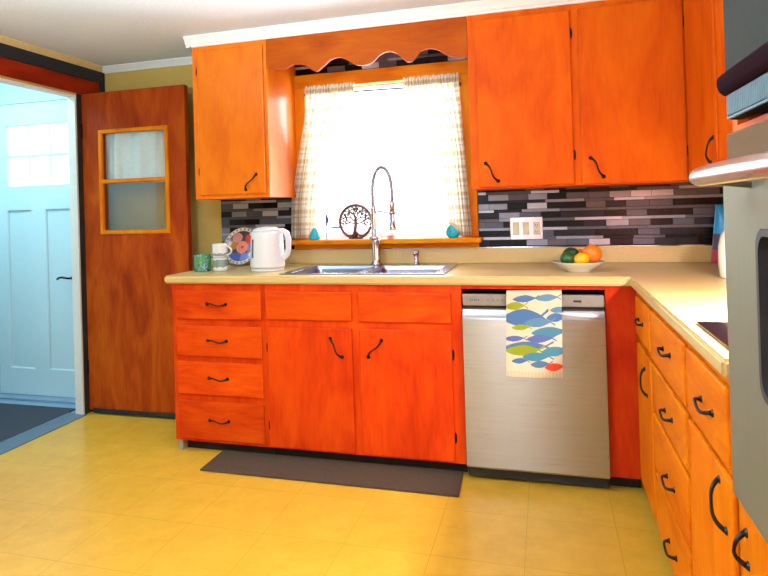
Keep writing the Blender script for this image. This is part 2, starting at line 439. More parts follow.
def carcass(parent, x0, x1, y0, y1, z0, z1, m, top=True):
    t = .016
    b = MB().box(x0, x0+t, y0, y1, z0, z1).box(x1-t, x1, y0, y1, z0, z1).box(x0+t, x1-t, y0, y1, z0, z0+t).box(x0+t, x1-t, y1-.008, y1, z0+t, z1)
    if top: b.box(x0+t, x1-t, y0, y1, z1-t, z1)
    return b.build('carcass', m, parent)

# ------------------------------------------------------------------ lower cabinets, back leg
ZB, ZT = .06, .886
c1 = thing('drawer_cabinet', (.27, F, 0), 'red-orange wooden base cabinet of four stacked drawers beside the open brown door', 'cabinet', 'base cabinets of four drawers')
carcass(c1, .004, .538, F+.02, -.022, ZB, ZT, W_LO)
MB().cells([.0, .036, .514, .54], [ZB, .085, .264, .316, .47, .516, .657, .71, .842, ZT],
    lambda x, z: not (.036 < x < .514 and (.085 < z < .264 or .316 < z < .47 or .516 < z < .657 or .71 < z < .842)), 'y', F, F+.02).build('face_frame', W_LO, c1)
MB().box(.035, .538, F+.05, F+.062, .0, ZB).build('toe_kick', DARK, c1)
MB().box(.004, .033, F+.012, F+.06, 0, ZB-.0005, .001).build('foot', plain('bare grey plinth', (150, 140, 122), .8), c1)
for (z0, z1) in ((.702, .85), (.508, .667), (.308, .478), (.076, .274)):
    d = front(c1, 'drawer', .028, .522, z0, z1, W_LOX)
    pull(d, (.268, F-FT, (z0+z1)/2+.004), (1, 0, 0), (0, -1, 0), .108)

c2 = thing('sink_cabinet', (1.03, F, 0), 'red-orange wooden sink cabinet with two doors below two plain panels', 'cabinet')
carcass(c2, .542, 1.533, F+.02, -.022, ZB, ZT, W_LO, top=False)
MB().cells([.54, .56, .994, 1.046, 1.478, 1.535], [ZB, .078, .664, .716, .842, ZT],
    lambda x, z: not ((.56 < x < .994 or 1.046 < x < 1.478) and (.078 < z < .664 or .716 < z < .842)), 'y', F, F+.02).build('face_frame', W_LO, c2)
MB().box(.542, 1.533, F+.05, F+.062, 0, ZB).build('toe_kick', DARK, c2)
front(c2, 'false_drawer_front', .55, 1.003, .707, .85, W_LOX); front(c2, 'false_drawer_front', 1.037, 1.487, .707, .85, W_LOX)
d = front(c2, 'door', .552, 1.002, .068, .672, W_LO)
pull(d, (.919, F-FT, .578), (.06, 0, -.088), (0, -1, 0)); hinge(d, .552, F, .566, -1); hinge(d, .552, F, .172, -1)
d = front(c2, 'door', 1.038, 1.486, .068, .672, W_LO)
pull(d, (1.115, F-FT, .58), (.064, 0, .08), (0, -1, 0)); hinge(d, 1.486, F, .562, 1); hinge(d, 1.486, F, .178, 1)

# dishwasher
dw = thing('dishwasher', (1.848, F, 0), 'stainless steel dishwasher under the cream counter with towel over its front', 'dishwasher')
x0, x1 = 1.541, 2.154
MB().box(x0+.004, x1-.004, F+.005, -.03, .07, .84).build('tub', DARK, dw)
MB().box(x0+.001, x1-.001, F-.018, F+.004, .794, .846, .004).build('control_panel', PANEL, dw)
b = MB()
pr = [(F-.004, .06), (F-.03, .062), (F-.034, .07), (F-.034, .735), (F-.033, .742), (F-.024, .752), (F-.012, .776), (F-.006, .782), (F+.004, .782), (F+.004, .06)]
b.prism(pr, 'x', x0+.001, x1-.001)
b.build('door', SS, dw)
MB().box(x0+.004, x1-.004, F-.002, F+.003, .782, .794).build('pocket_handle', DARK, dw)
MB().box(x0+.003, x1-.003, F-.004, F+.012, .012, .058, .003).build('kick_plate', BLACKP, dw)
b = MB()
b.box(2.026, 2.06, F-.0195, F-.018, .815, .824, .0008)
b.build('badge', plain('dark badge', (40, 32, 50), .4), dw)
b = MB()
GP = plain('grey panel print', (96, 90, 92), .5)
for k, w in enumerate((.006, .004, .007, .005, .006)): b.box(1.576+k*.009, 1.576+k*.009+w, F-.0188, F-.018, .816, .825)
b.build('maker_mark', GP, dw); b = MB()
for k in range(6): b.box(1.655+k*.021, 1.663+k*.021, F-.0188, F-.018, .819-.001*(k % 2), .823)
b.build('button_marks', GP, dw)

# corner filler
fl = thing('corner_filler', (2.216, F, 0), 'plain deep red-orange wooden corner panel right of the dishwasher', 'panel')
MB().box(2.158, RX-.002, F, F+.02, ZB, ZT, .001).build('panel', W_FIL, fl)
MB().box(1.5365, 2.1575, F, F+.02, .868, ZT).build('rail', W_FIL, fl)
MB().box(2.158, RX-.002, F+.05, F+.062, .0, ZB).build('toe_kick', DARK, fl)

# ------------------------------------------------------------------ lower cabinets, right leg (faces look to -x)
def xcab(name, y0, y1, label, holes):
    c = thing(name, (RX, (y0+y1)/2, 0), label, 'cabinet', 'base cabinets of four drawers' if name == 'drawer_cabinet' else None)
    t = .016
    MB().box(RX+.02, XR-.022, y0-t, y0, ZB, ZT).box(RX+.02, XR-.022, y1, y1+t, ZB, ZT).box(RX+.02, XR-.022, y1+t, y0-t, ZB, ZB+t).build('carcass', W_RT, c)
    ys = sorted(set([y1, y0]+[v for h in holes for v in h[:2]])); zs = sorted(set([ZB, ZT]+[v for h in holes for v in h[2:]]))
    MB().cells(ys, zs, lambda y, z: not any(h[0] < y < h[1] and h[2] < z < h[3] for h in holes), 'x', RX, RX+.02).build('face_frame', W_RT, c)
    MB().box(RX+.05, RX+.062, y1, y0, 0, ZB).build('toe_kick', DARK, c)
    return c
def hole(y0, y1, z0, z1, e=.009): return (y1+e, y0-e, z0+e, z1-e)
a = xcab('corner_cabinet', -.614, -1.003, 'narrow wooden corner cabinet with one drawer above a door, nearest the dishwasher', [hole(-.655, -.985, .692, .852), hole(-.655, -.985, .08, .658)])
d = frontx(a, 'drawer', -.655, -.985, .692, .852, W_LOY); pull(d, (RX-FT, -.80, .768), (0, 1, 0), (-1, 0, 0), .1, .017)
d = frontx(a, 'door', -.655, -.985, .08, .658, W_RT); pull(d, (RX-FT, -.885, .555), (0, -.04, -.09), (-1, 0, 0), .1, .017)
zz = ((.682, .854), (.506, .664), (.294, .486), (.082, .274))
a = xcab('drawer_cabinet', -1.005, -1.561, 'orange wooden cabinet of four stacked drawers facing left across the floor', [hole(-1.025, -1.545, *q) for q in zz])
for q, hz in zip(zz, (.763, .566, .355, .148)):
    d = frontx(a, 'drawer', -1.025, -1.545, *q, W_LOY); pull(d, (RX-FT, -1.315, hz+.012), (0, 1, -.06), (-1, 0, 0), .11, .02)
a = xcab('cooktop_cabinet', -1.563, -1.985, 'orange wooden cabinet with one drawer over a door, below the black cooktop', [hole(-1.58, -1.945, .682, .854), hole(-1.58, -1.962, .08, .662)])
d = frontx(a, 'drawer', -1.58, -1.945, .682, .854, W_LOY); pull(d, (RX-FT, -1.79, .765), (0, 1, .0), (-1, 0, 0), .1, .02)
d = frontx(a, 'door', -1.58, -1.962, .08, .662, W_RT); pull(d, (RX-FT, -1.90, .588), (0, -.04, -.08), (-1, 0, 0), .1, .02)

# tall oven cabinet
TY0, TY1 = -2.004, -2.72
tw = thing('oven_cabinet', (RX, (TY0+TY1)/2, 0), 'tall orange wooden cabinet housing the wall oven at the right edge', 'cabinet')
t = .018
b = MB().box(RX+.02, XR-.002, TY0-t, TY0, 0, UZ1).box(RX+.02, XR-.002, TY1, TY1+t, 0, UZ1).box(RX+.02, XR-.002, TY1+t, TY0-t, UZ1-t, UZ1)
b.box(RX+.02, XR-.002, TY1+t, TY0-t, .69, .706).box(RX+.02, XR-.002, TY1+t, TY0-t, 1.373, 1.39).build('carcass', W_UP, tw)
MB().cells([TY1, TY1+.03, TY0-.03, TY0], [0, .085, .672, .712, 1.368, 1.392, 2.0, UZ1], lambda y, z: not (TY1+.03 < y < TY0-.03 and (.085 < z < .672 or .712 < z < 1.368 or 1.392 < z < 2.0)), 'x', RX, RX+.02).build('face_frame', W_UP, tw)
d = frontx(tw, 'door', TY0-.014, TY1+.014, .078, .682, W_RT); pull(d, (RX-FT, -2.06, .582), (0, .1, 1), (-1, 0, 0), .06, .02)

# wall oven
ov = thing('wall_oven', (2.235, -2.4, .715), 'stainless wall oven with thick curved handle, set in the tall cabinet', 'oven')
oy0, oy1 = -2.12, -2.69
MB().box(RX+.024, RX+.5, oy1+.06, oy0+.07, .73, 1.35).build('oven_body', DARK, ov)
# door panel with a rounded window opening
wy0, wy1, wz0, wz1 = -2.312, -2.60, .95, 1.2
b = MB().cells([oy1, wy1, wy0, oy0], [.715, wz0, wz1, 1.285], lambda y, z: not (wy1 < y < wy0 and wz0 < z < wz1), 'x', 2.235, RX-.001, .004)
b.build('door', SSD, ov)
def rrect(y0, y1, z0, z1, r, n=6):
    pts = []
    for (cy, cz, a0) in ((y1-r, z1-r, 0), (y0+r, z1-r, 90), (y0+r, z0+r, 180), (y1-r, z0+r, 270)):
        for k in range(n+1):
            a = R(a0+90*k/n); pts.append((cy+r*cos(a), cz+r*sin(a)))
    return pts
o1 = rrect(wy1-.004, wy0+.004, wz0-.004, wz1+.004, .03); i1 = rrect(wy1+.006, wy0-.006, wz0+.006, wz1-.006, .027)
b = MB()
V = [[b.bm.verts.new((x, y, z)) for (y, z) in ol] for x, ol in ((2.2345, o1), (2.228, o1), (2.228, i1), (2.245, i1))]
for A, B_ in zip(V, V[1:]):
    n = len(A)
    for k in range(n): b.bm.faces.new((A[k], A[(k+1) % n], B_[(k+1) % n], B_[k]))
b.build('window_frame', BLACKP, ov)
b = MB().prism([(y, z) for y, z in i1], 'x', 2.243, 2.25); b.build('window', plain('smoked oven glass', (110, 76, 46), .2, .2), ov)
MB().box(2.238, RX-.001, oy1, oy0-.02, 1.288, 1.366, .004).build('control_panel', plain('bronze tinted panel', (104, 78, 54), .8, 0, spec=.1), ov)
h = MB()
P = [(2.168-.012*sin(pi*k/12), -2.235-.41*k/12, 1.287) for k in range(13)]
rad = [.0125]+[.0155]*11+[.0125]
h.tube([(P[0][0], P[0][1]+.008, P[0][2])]+P+[(P[-1][0], P[-1][1]-.008, P[-1][2])], [.006]+rad+[.006], 16)
hd = h.build('handle', steel('pale handle steel', (196, 194, 190), .3, 'y'), ov)
for yy in (-2.27, -2.6): MB().tube([(2.162, yy, 1.285), (2.237, yy, 1.275)], .009, 10).build('handle_post', SSD, hd)

# microwave over the oven
mw = thing('microwave', (2.25, -2.4, 1.395), 'grey built-in microwave with vent grille, above the wall oven', 'microwave')
my0, my1 = -2.038, -2.69
MB().box(RX+.024, RX+.45, my1, my0-.01, 1.41, 1.99).build('microwave_body', DARK, mw)
MB().box(2.266, RX-.001, my1, my0-.004, 1.484, 1.99, .004).build('door', plain('grey green satin door', (56, 56, 52), .9, 0, spec=.1), mw)
lip = [(2.266, 1.492), (2.258, 1.49), (2.25, 1.482), (2.248, 1.47), (2.252, 1.456), (2.26, 1.448), (2.266, 1.447)]
MB().prism([(x, z) for x, z in lip], 'y', my1, my0-.012, bev=.0015).build('lower_lip', plain('dark plum lip', (34, 16, 22), .9, 0, spec=.02), mw)
b = MB().box(2.264, RX-.001, my1, my0-.038, 1.398, 1.447, .001)
b.build('vent_panel', plain('slate vent recess', (18, 22, 25), .9, 0, spec=.05), mw)
sl = MB(); y = my0-.042
while y > my1+.02:
    sl.box(2.257, 2.264, y-.0045, y, 1.405, 1.443, .001); y -= .0095
sl.box(2.258, 2.264, my1+.01, my0-.04, 1.399, 1.404, .001)
sl.build('vent_slats', plain('slate blue vent slats', (116, 138, 148), .7, 0, spec=.2), mw)

# ------------------------------------------------------------------ countertop (one L-shaped slab with the sink cut out) and laminate splash
CX0 = -.032; CXR = 2.255
SX0, SX1, SY0, SY1 = .625, 1.43, -.555, -.095
ct = thing('countertop', (1.2, -.3, .882), 'cream laminate L-shaped countertop running below the window and along the right wall', 'countertop')
MB().cells([CX0, SX0, SX1, CXR, XR-.001], [-2.0, -.635, SY0, SY1, -.001], lambda x, y: (y > -.635 or x > CXR) and not (SX0 < x < SX1 and SY0 < y < SY1), 'z', .887, HC, .008).build('slab', LAM, ct)
MB().box(CX0, XR-.022, -.021, -.009, HC+.0005, 1.012, .003).box(XR-.021, XR-.009, -2.0, -.0095, HC+.0005, 1.012, .003).build('backsplash', LAM, ct)
MB().box(-.02, XR-.022, -.021, -.009, 1.0125, 1.017, .001).build('metal_strip', CHROME, ct)

# ------------------------------------------------------------------ sink, faucet, soap pump
sk = thing('sink', (1.03, -.32, HC), 'stainless double bowl sink set in the counter below the window', 'sink')
bw = [(.655, 1.005), (1.045, 1.40)]; by0, by1 = -.54, -.185
b = MB().cells([.605, .655, 1.005, 1.045, 1.40, 1.452], [-.578, by0, by1, -.075], lambda x, y: not (by0 < y < by1 and (.655 < x < 1.005 or 1.045 < x < 1.40)), 'z', HC+.0006, HC+.006, .0015)
b.build('rim', SINK, sk)
for (xa, xb) in bw:
    b = MB(); g = .02; zb = HC-.16
    o = rrect(xa, xb, by0, by1, .012, 4); i = rrect(xa+g, xb-g, by0+g, by1-g, .05, 4)
    m_ = rrect(xa+.006, xb-.006, by0+.006, by1-.006, .03, 4)
    rings = [[b.bm.verts.new((x, y, z)) for x, y in ol] for ol, z in ((o, HC+.003), (m_, HC-.02), (m_, zb+.025), (i, zb))]
    for A, B_ in zip(rings, rings[1:]):
        n = len(A)
        for k in range(n):
            f = b.bm.faces.new((A[k], A[(k+1) % n], B_[(k+1) % n], B_[k])); f.smooth = True
    b.bm.faces.new(rings[-1])
    bo = b.build('bowl', SINK, sk)
    MB().lathe([(0, zb+.001), (.03, zb+.001), (.042, zb+.004), (.045, zb+.001)], ((xa+xb)/2, (by0+by1)/2, 0), 24).build('drain', CHROME, bo)

fx, fy = .992, -.125
fc = thing('faucet', (fx, fy, HC+.006), 'tall chrome spring-neck kitchen faucet arching in front of the window', 'faucet')
MB().lathe([(0, 0), (.034, 0), (.034, .006), (.027, .012), (.0245, .03), (.0245, .135), (.022, .142), (0, .142)], (fx, fy, HC+.0062), 28).build('base', CHROME, fc)
MB().lathe([(0, 0), (.028, 0), (.03, .006), (.028, .018), (.019, .022), (.0165, .06), (.017, .1), (.0165, .17), (.014, .195), (0, .195)], (fx-.008, fy, HC+.148), 24).build('stem', CHROME, fc)
# spring hose: arch with coils
ang = R(-14); ux, uy = cos(ang), sin(ang); rad_ = .062; zc = 1.33; bx, by = fx-.012, fy
path = [(bx, by, 1.225+k*(zc-1.225)/6) for k in range(7)]
for k in range(1, 25):
    a = pi-pi*k/24; d_ = rad_+rad_*cos(a); path.append((bx+d_*ux, by+d_*uy, zc+.15*sin(a)**.85))
for k in range(1, 4): path.append((bx+2*rad_*ux, by+2*rad_*uy, zc-k*.015))
# helical spring around the path
import itertools
pv = [Vector(p) for p in path]; Ls = [0]
for p, q in zip(pv, pv[1:]): Ls.append(Ls[-1]+(q-p).length)
def along(s):
    for i in range(len(Ls)-1):
        if s <= Ls[i+1]:
            f = (s-Ls[i])/(Ls[i+1]-Ls[i]); return pv[i].lerp(pv[i+1], f), (pv[i+1]-pv[i]).normalized()
    return pv[-1], (pv[-1]-pv[-2]).normalized()
MB().tube(path, .0092, 10).build('hose', plain('grey hose', (110, 112, 140), .35, .5), fc)
turns = 52; hel = []; sidev = Vector((-uy, ux, 0))
for k in range(turns*8+1):
    p, tdir = along(Ls[-1]*k/(turns*8)); nrm = tdir.cross(sidev).normalized(); a = 2*pi*k/8
    hel.append(p+(sidev*cos(a)+nrm*sin(a))*.0112)
MB().tube(hel, .0026, 5).build('spring', CHROME, fc)
ex, ey, ez = path[-1]
MB().lathe([(0, 0), (.022, 0), (.0235, .005), (.021, .02), (.017, .04), (.016, .12), (.019, .128), (.0165, .15), (.010, .165), (0, .165)], (ex, ey, ez-.158), 24).build('spray_head', CHROME, fc)
MB().tube([(fx-.008, fy, 1.226), (fx+.03, fy-.006, 1.232), (ex, ey, 1.222)], .0055, 10).lathe([(.0175, -.008), (.0215, -.008), (.0215, .008), (.0175, .008), (.0175, -.008)], (ex, ey, 1.222), 20).build('holder_arm', CHROME, fc)

sp = thing('soap_dispenser', (1.222, -.125, HC+.006), 'small chrome soap pump on the sink rim, right of faucet', 'soap dispenser')
MB().lathe([(0, 0), (.02, 0), (.02, .004), (.013, .008), (.012, .03), (.013, .05), (0, .052)], (1.222, -.125, HC+.0062), 20).build('body', CHROME, sp)
MB().lathe([(0, 0), (.015, 0), (.018, .006), (.018, .018), (.012, .023), (0, .023)], (1.222, -.125, HC+.058), 20).tube([(1.222, -.125, HC+.068), (1.222, -.16, HC+.07), (1.222, -.18, HC+.064)], .006, 8).build('pump_head', CHROME, sp)

# ------------------------------------------------------------------ wall cabinets
u1 = thing('wall_cabinet', (.25, UY, UZ0), 'orange single-door wooden wall cabinet left of the window', 'cabinet', 'orange wall cabinets')
ux0, ux1 = .017, .476
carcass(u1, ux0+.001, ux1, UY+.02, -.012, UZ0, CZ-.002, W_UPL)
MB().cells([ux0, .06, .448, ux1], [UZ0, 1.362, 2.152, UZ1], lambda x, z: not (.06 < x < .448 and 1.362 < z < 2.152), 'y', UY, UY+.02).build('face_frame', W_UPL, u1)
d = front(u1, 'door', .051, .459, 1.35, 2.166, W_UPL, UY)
pull(d, (.37, UY-FT, 1.415), (.066, 0, .084), (0, -1, 0)); hinge(d, .051, UY, 2.05, -1); hinge(d, .051, UY, 1.486, -1)

u2 = thing('wall_cabinet', (2.07, UY, UZ0), 'wide orange wooden wall cabinet with two doors right of the window', 'cabinet', 'orange wall cabinets')
carcass(u2, 1.574, UX-.003, UY+.02, -.012, UZ0, CZ-.002, W_UP)
MB().cells([1.572, 1.62, 2.048, 2.102, 2.538, 2.554], [UZ0, 1.352, 2.148, UZ1], lambda x, z: not ((1.62 < x < 2.048 or 2.102 < x < 2.538) and 1.352 < z < 2.148), 'y', UY, UY+.02).build('face_frame', W_UP, u2)
d = front(u2, 'door', 1.611, 2.058, 1.337, 2.162, W_UP, UY)
pull(d, (1.674, UY-FT, 1.41), (.06, 0, -.09), (0, -1, 0)); hinge(d, 2.058, UY, 2.052, 1); hinge(d, 2.058, UY, 1.475, 1)
d = front(u2, 'door', 2.092, 2.545, 1.335, 2.162, W_UP, UY)
pull(d, (2.16, UY-FT, 1.412), (.056, 0, -.092), (0, -1, 0)); hinge(d, 2.5445, UY, 2.055, 1); hinge(d, 2.5445, UY, 1.47, 1)

u3 = thing('wall_cabinet', (UX, -1.0, UZ0), 'orange wooden corner wall cabinet facing left, its far door partly behind the microwave', 'cabinet', 'orange wall cabinets')
t = .016
MB().box(UX+.02, XR-.002, -.41, -.394, UZ0, CZ-.002).box(UX+.02, XR-.002, -1.96, -1.944, UZ0, CZ-.002).box(UX+.02, XR-.002, -1.944, -.41, UZ0, UZ0+t).build('carcass', W_UP, u3)
MB().cells([-1.96, -1.93, -1.44, -1.40, -.92, -.87, -.44, -.392], [UZ0, 1.352, 2.148, UZ1], lambda y, z: not ((-1.93 < y < -1.44 or -1.40 < y < -.92 or -.87 < y < -.44) and 1.352 < z < 2.148), 'x', UX, UX+.02).build('face_frame', W_UP, u3)
for k, (ya, yb) in enumerate(((-.43, -.88), (-.91, -1.41), (-1.43, -1.94))):
    d = frontx(u3, 'door', ya, yb, 1.337, 2.162, W_UP, UX)
    pull(d, (UX-FT, yb+.06, 1.435), (0, -.04, .1), (-1, 0, 0), .1, .017)

# scalloped valance between the wall cabinets
def scallop():
    key = [(.478, 2.035), (.53, 2.02), (.569, 2.013), (.61, 2.03), (.64, 2.04), (.70, 2.03), (.745, 1.998), (.77, 1.99), (.80, 2.01), (.85, 2.045), (.898, 2.052), (.94, 2.035), (.985, 2.006), (1.03, 1.998), (1.075, 2.008), (1.12, 2.044), (1.165, 2.056), (1.21, 2.042), (1.255, 2.0), (1.275, 1.992), (1.30, 2.005), (1.335, 2.04), (1.375, 2.05), (1.42, 2.04), (1.47, 2.008), (1.51, 1.994), (1.570, 1.992)]
    out = []
    for i in range(len(key)-1):
        p0 = key[max(i-1, 0)]; p1 = key[i]; p2 = key[i+1]; p3 = key[min(i+2, len(key)-1)]
        for k in range(4):
            t = k/4
            f = lambda a, b_, c, d: .5*((2*b_)+(-a+c)*t+(2*a-5*b_+4*c-d)*t*t+(-a+3*b_-3*c+d)*t**3)
            out.append((p1[0]+(p2[0]-p1[0])*t, f(p0[1], p1[1], p2[1], p3[1])))
    out.append(key[-1]); return out
sc = scallop()
b = MB(); A = []
for (x, z) in sc: A.append((x, z))
bm = b.bm; cols_ = []
for (x, z) in A:
    cols_.append([bm.verts.new((x, y, zz)) for (y, zz) in ((UY, z), (UY+.018, z), (UY+.018, UZ1), (UY, UZ1))])
for p, q in zip(cols_, cols_[1:]):
    for k in range(4): bm.faces.new((p[k], q[k], q[(k+1) % 4], p[(k+1) % 4]))
bm.faces.new(cols_[0]); bm.faces.new(cols_[-1][::-1])
bmesh.ops.recalc_face_normals(bm, faces=bm.faces)
tag(b.build('valance', W_UPX, base=(1.03, UY, 2.0)), 'orange-brown wooden valance with scalloped lower edge above the window', 'valance')

# ------------------------------------------------------------------ curtains
CURT = attr_mat('plaid sheer cotton', .9, .35, 0, .10)
CURTH = attr_mat('gathered plaid heading', .9, .25, 0, 0)
def interp(tab, v):
    for (a, x), (b_, y) in zip(tab, tab[1:]):
        if a <= v <= b_: return x+(y-x)*(v-a)/(b_-a)
    return tab[-1][1] if v > tab[-1][0] else tab[0][1]
def plaid(u, v, w):
    """u across the cloth in metres, v down it"""
    base = [.86, .80, .66]
    def stripe(c, per, ph, wd): return 1.0 if ((c+ph) % per) < wd else 0.0
    k = .55*stripe(u, .075, .01, .022)+.45*stripe(v, .075, .02, .022)
    k2 = .6*stripe(u, .075, .05, .005)+.6*stripe(v, .075, .055, .005)
    tan, blue = (.36, .23, .08), (.22, .25, .30)
    c = [b_*(1-min(.85, k))+t_*min(.85, k) for b_, t_ in zip(base, tan)]
    c = [b_*(1-min(.8, k2))+t_*min(.8, k2) for b_, t_ in zip(c, blue)]
    return (c[0], c[1], c[2], 1)
def curtain(name, outer, inner, label, sgn, y=-.055):
    ct_ = thing(name, (interp(outer, 1.9), y, 1.5), label, 'curtain', 'window curtains')
    z1, z0 = 1.985, 1.084; wid = .72
    def fn(u, v):
        z = z1+(z0-z1)*v
        xo, xi = interp(outer, z), interp(inner, z)
        x = xo+(xi-xo)*u
        g = math.exp(-((z-1.95)/.03)**2)
        amp = .010+.004*v
        yy = y-amp*sin(u*pi*2*7+v*1.5)-.006*g*sin(u*pi*2*17)
        if z < 1.1: yy -= .004
        if z1-z < .012: z += .006*sin(u*90)
        return (x, yy, z)
    MB().sheet(fn, 130, 150, colfn=lambda u, v: plaid(u*wid, v*.9, 0)).build('panel', CURT, ct_)
    xa, xb = sorted((interp(outer, 1.985), interp(inner, 1.985)))
    def hd(u, v):
        return (xa+.002+(xb-xa-.004)*u, y-.017-.007*sin(u*pi*2*15+v)*(.5+v), 1.984-.05*v+.004*sin(u*70)*(1-v))
    MB().sheet(hd, 170, 8, colfn=lambda u, v: plaid(u*1.4, v*.07+.02, 0)).build('header', CURTH, ct_)
    return ct_
curtain('curtain', [(1.084, .448), (1.315, .455), (1.553, .503), (1.79, .552), (1.99, .566)], [(1.084, .622), (1.37, .655), (1.66, .705), (1.82, .765), (1.92, .86), (1.99, .874)],
        'sheer plaid curtain gathered at the left side of the window', 1)
curtain('curtain', [(1.084, 1.528), (1.5, 1.505), (1.96, 1.478), (1.99, 1.476)], [(1.084, 1.40), (1.565, 1.36), (1.8, 1.29), (1.92, 1.175), (1.99, 1.161)],
        'sheer plaid curtain gathered at the right side of the window', -1)
rd = MB().tube([(.55, -.031, 1.945), (1.48, -.031, 1.93)], .0038, 8)
for x, z in ((.55, 1.945), (1.48, 1.93)): rd.box(x-.006, x+.006, -.036, -.0205, z-.01, z+.01, .002)
tag(rd.build('curtain_rod', plain('dark violet rod', (54, 40, 110), .4, .4), base=(1.0, -.054, 1.93)), 'thin dark curtain rod across the top of the window', 'curtain rod')

# ------------------------------------------------------------------ open interior door (brown) with two panes
ld = thing('interior_door', (-.545, -.205, 0), 'open brown wooden door with two small panes standing before the back wall', 'door')
lx0, lx1, lz0, lz1, ly0, ly1 = -.918, -.166, .022, 2.035, -.205, -.165
gx0, gx1, gz0, gz1 = -.775, -.302, 1.155, 1.778
MB().cells([lx0, gx0, gx1, lx1], [lz0, gz0, gz1, lz1], lambda x, z: not (gx0 < x < gx1 and gz0 < z < gz1), 'y', ly0, ly1, .0025).build('leaf', W_DOOR, ld)
b = MB().cells([gx0-.018, gx0+.008, gx1-.008, gx1+.018], [gz0-.018, gz0+.006, 1.458, 1.482, gz1-.006, gz1+.018], lambda x, z: not (gx0+.008 < x < gx1-.008 and (gz0+.006 < z < 1.458 or 1.482 < z < gz1-.006)), 'y', ly0-.008, ly0+.012, .003)
b.build('glazing_bead', W_TRIMZ, ld)
MB().box(gx0, gx1, -.188, -.184, gz0, 1.47).build('glass', GLASSD, ld)
MB().box(gx0, gx1, -.188, -.184, 1.4705, gz1).build('glass', GLASSD, ld)
LACE = plain('white voile', (250, 248, 244), .9, var=.05, scale=50)
def fn(u, v):
    x = gx0-.03+(gx1-gx0+.06)*u; z = gz1+.02+(1.462-gz1-.02)*v
    return (x, -.152+.016*sin(u*19+1.6*sin(v*2.2))+.004*sin(u*55), z+.012*sin(u*5)*v)
pc = MB().sheet(fn, 90, 20).build('pane_curtain', LACE, ld)
MB().tube([(gx0-.04, -.155, gz1+.012), (gx1+.04, -.155, gz1+.012)], .004, 8).build('pane_rod', WHITE, pc)
MB().box(lx0+.03, lx1-.004, ly0-.006, ly0-.0005, lz0-.014, lz0+.016, .002).box(-.735, -.722, ly0-.008, ly0-.006, .03, .045).build('bottom_shade_strip', BLACKP, ld)  # black strip added where the gap under the door lies in shadow
MB().box(lx0-.004, lx0+.006, ly0-.006, ly0, .25, .34).box(lx0-.004, lx0+.006, ly0-.006, ly0, 1.75, 1.84).build('hinge', BLACK, ld)

# white exterior door in the entry
xd = struct(bpy.data.objects.new('door_1', None)); COL.objects.link(xd); xd.location = (-1.485, .04, 0); xd['_w'] = (-1.485, .04, 0)
wx0, wx1, wzb, wzt = -1.757, -1.212, 1.482, 1.905
ew = plain('white painted door', (222, 238, 244), .45, var=.01)
pan = [(-1.762, -1.556, .202, 1.308), (-1.425, -1.212, .202, 1.308)]
xs = [DX0+.004, wx0, -1.556, -1.425, wx1, DX1-.004]
b = MB().cells(sorted(set([DX0+.004, wx0, -1.556, -1.425, wx1, DX1-.004])), [.012, .202, 1.308, wzb, wzt, DZ-.004],
     lambda x, z: not ((wx0 < x < wx1 and wzb < z < wzt) or any(p[0] < x < p[1] and p[2] < z < p[3] for p in pan)), 'y', .0, .04, .004)
b.build('leaf', ew, xd)
for p in pan: MB().box(p[0]-.01, p[1]+.01, .012, .03, p[2]-.01, p[3]+.01).build('panel', ew, xd)
m_ = MB()
for k in (1, 2): x = wx0+(wx1-wx0)*k/3; m_.box(x-.003, x+.003, .014, .026, wzb, wzt, .002)
m_.box(wx0, wx1, .008, .03, (wzb+wzt)/2-.012, (wzb+wzt)/2+.006, .002)
m_.build('muntins', ew, xd)
MB().box(wx0, wx1, .018, .022, wzb, wzt).build('glass', GLASS, xd)
h = MB().tube([(-1.205, -.001, .835), (-1.205, -.05, .838), (-1.225, -.058, .842), (-1.25, -.06, .846), (-1.275, -.058, .842), (-1.292, -.054, .832)], .007, 8)
h.lathe([(0, 0), (.02, 0), (.018, .006), (0, .006)], (-1.205, -.0005, .835), 16, Matrix.Rotation(pi/2, 4, 'X')).build('handle', BLACK, xd)
struct(MB().box(DX0-.02, DX1+.02, -.07, .11, -.003, .011, .003).build('trim_9', plain('blue grey sill', (140, 160, 184), .5)))
tag(MB().box(-2.1, -1.065, -1.3, -.16, -.0035, .006, .002).build('entry_mat', EMAT, base=(-1.6, -.7, -.0035)), 'dark slate doormat on the entry floor by the white door', 'mat')

# ------------------------------------------------------------------ floor mat before the sink
b = MB().prism([(.262, -.803), (1.527, -.808), (1.514, -.567), (.253, -.567)], 'z', .0005, .009, bev=.003)
tag(b.build('floor_mat', RUG, base=(.89, -.69, 0)), 'long dark brown mat on the floor in front of the sink cabinet', 'mat')

# ------------------------------------------------------------------ things on the counter
def mug(root, cx, cy, z, r, h, mat, hang, hmat=None, hs=1.0):
    MB().lathe([(0, .004), (r*.8, .004), (r*.82, 0), (r*.9, .0), (r*.98, .006), (r, .014), (r, h-.003), (r-.0015, h), (r-.004, h-.003), (r-.005, .01), (0, .009)], (cx, cy, z), 36).build('cup', mat, root)
    a = R(hang); dx, dy = cos(a), sin(a); P = []
    for k in range(13):
        t = -pi/2+pi*k/12
        P.append((cx+dx*(r-.002+h*.36*hs*cos(t)), cy+dy*(r-.002+h*.36*hs*cos(t)), z+h*.5+h*.32*sin(t)))
    MB().tube(P, .0048, 8).build('handle', hmat or mat, root)

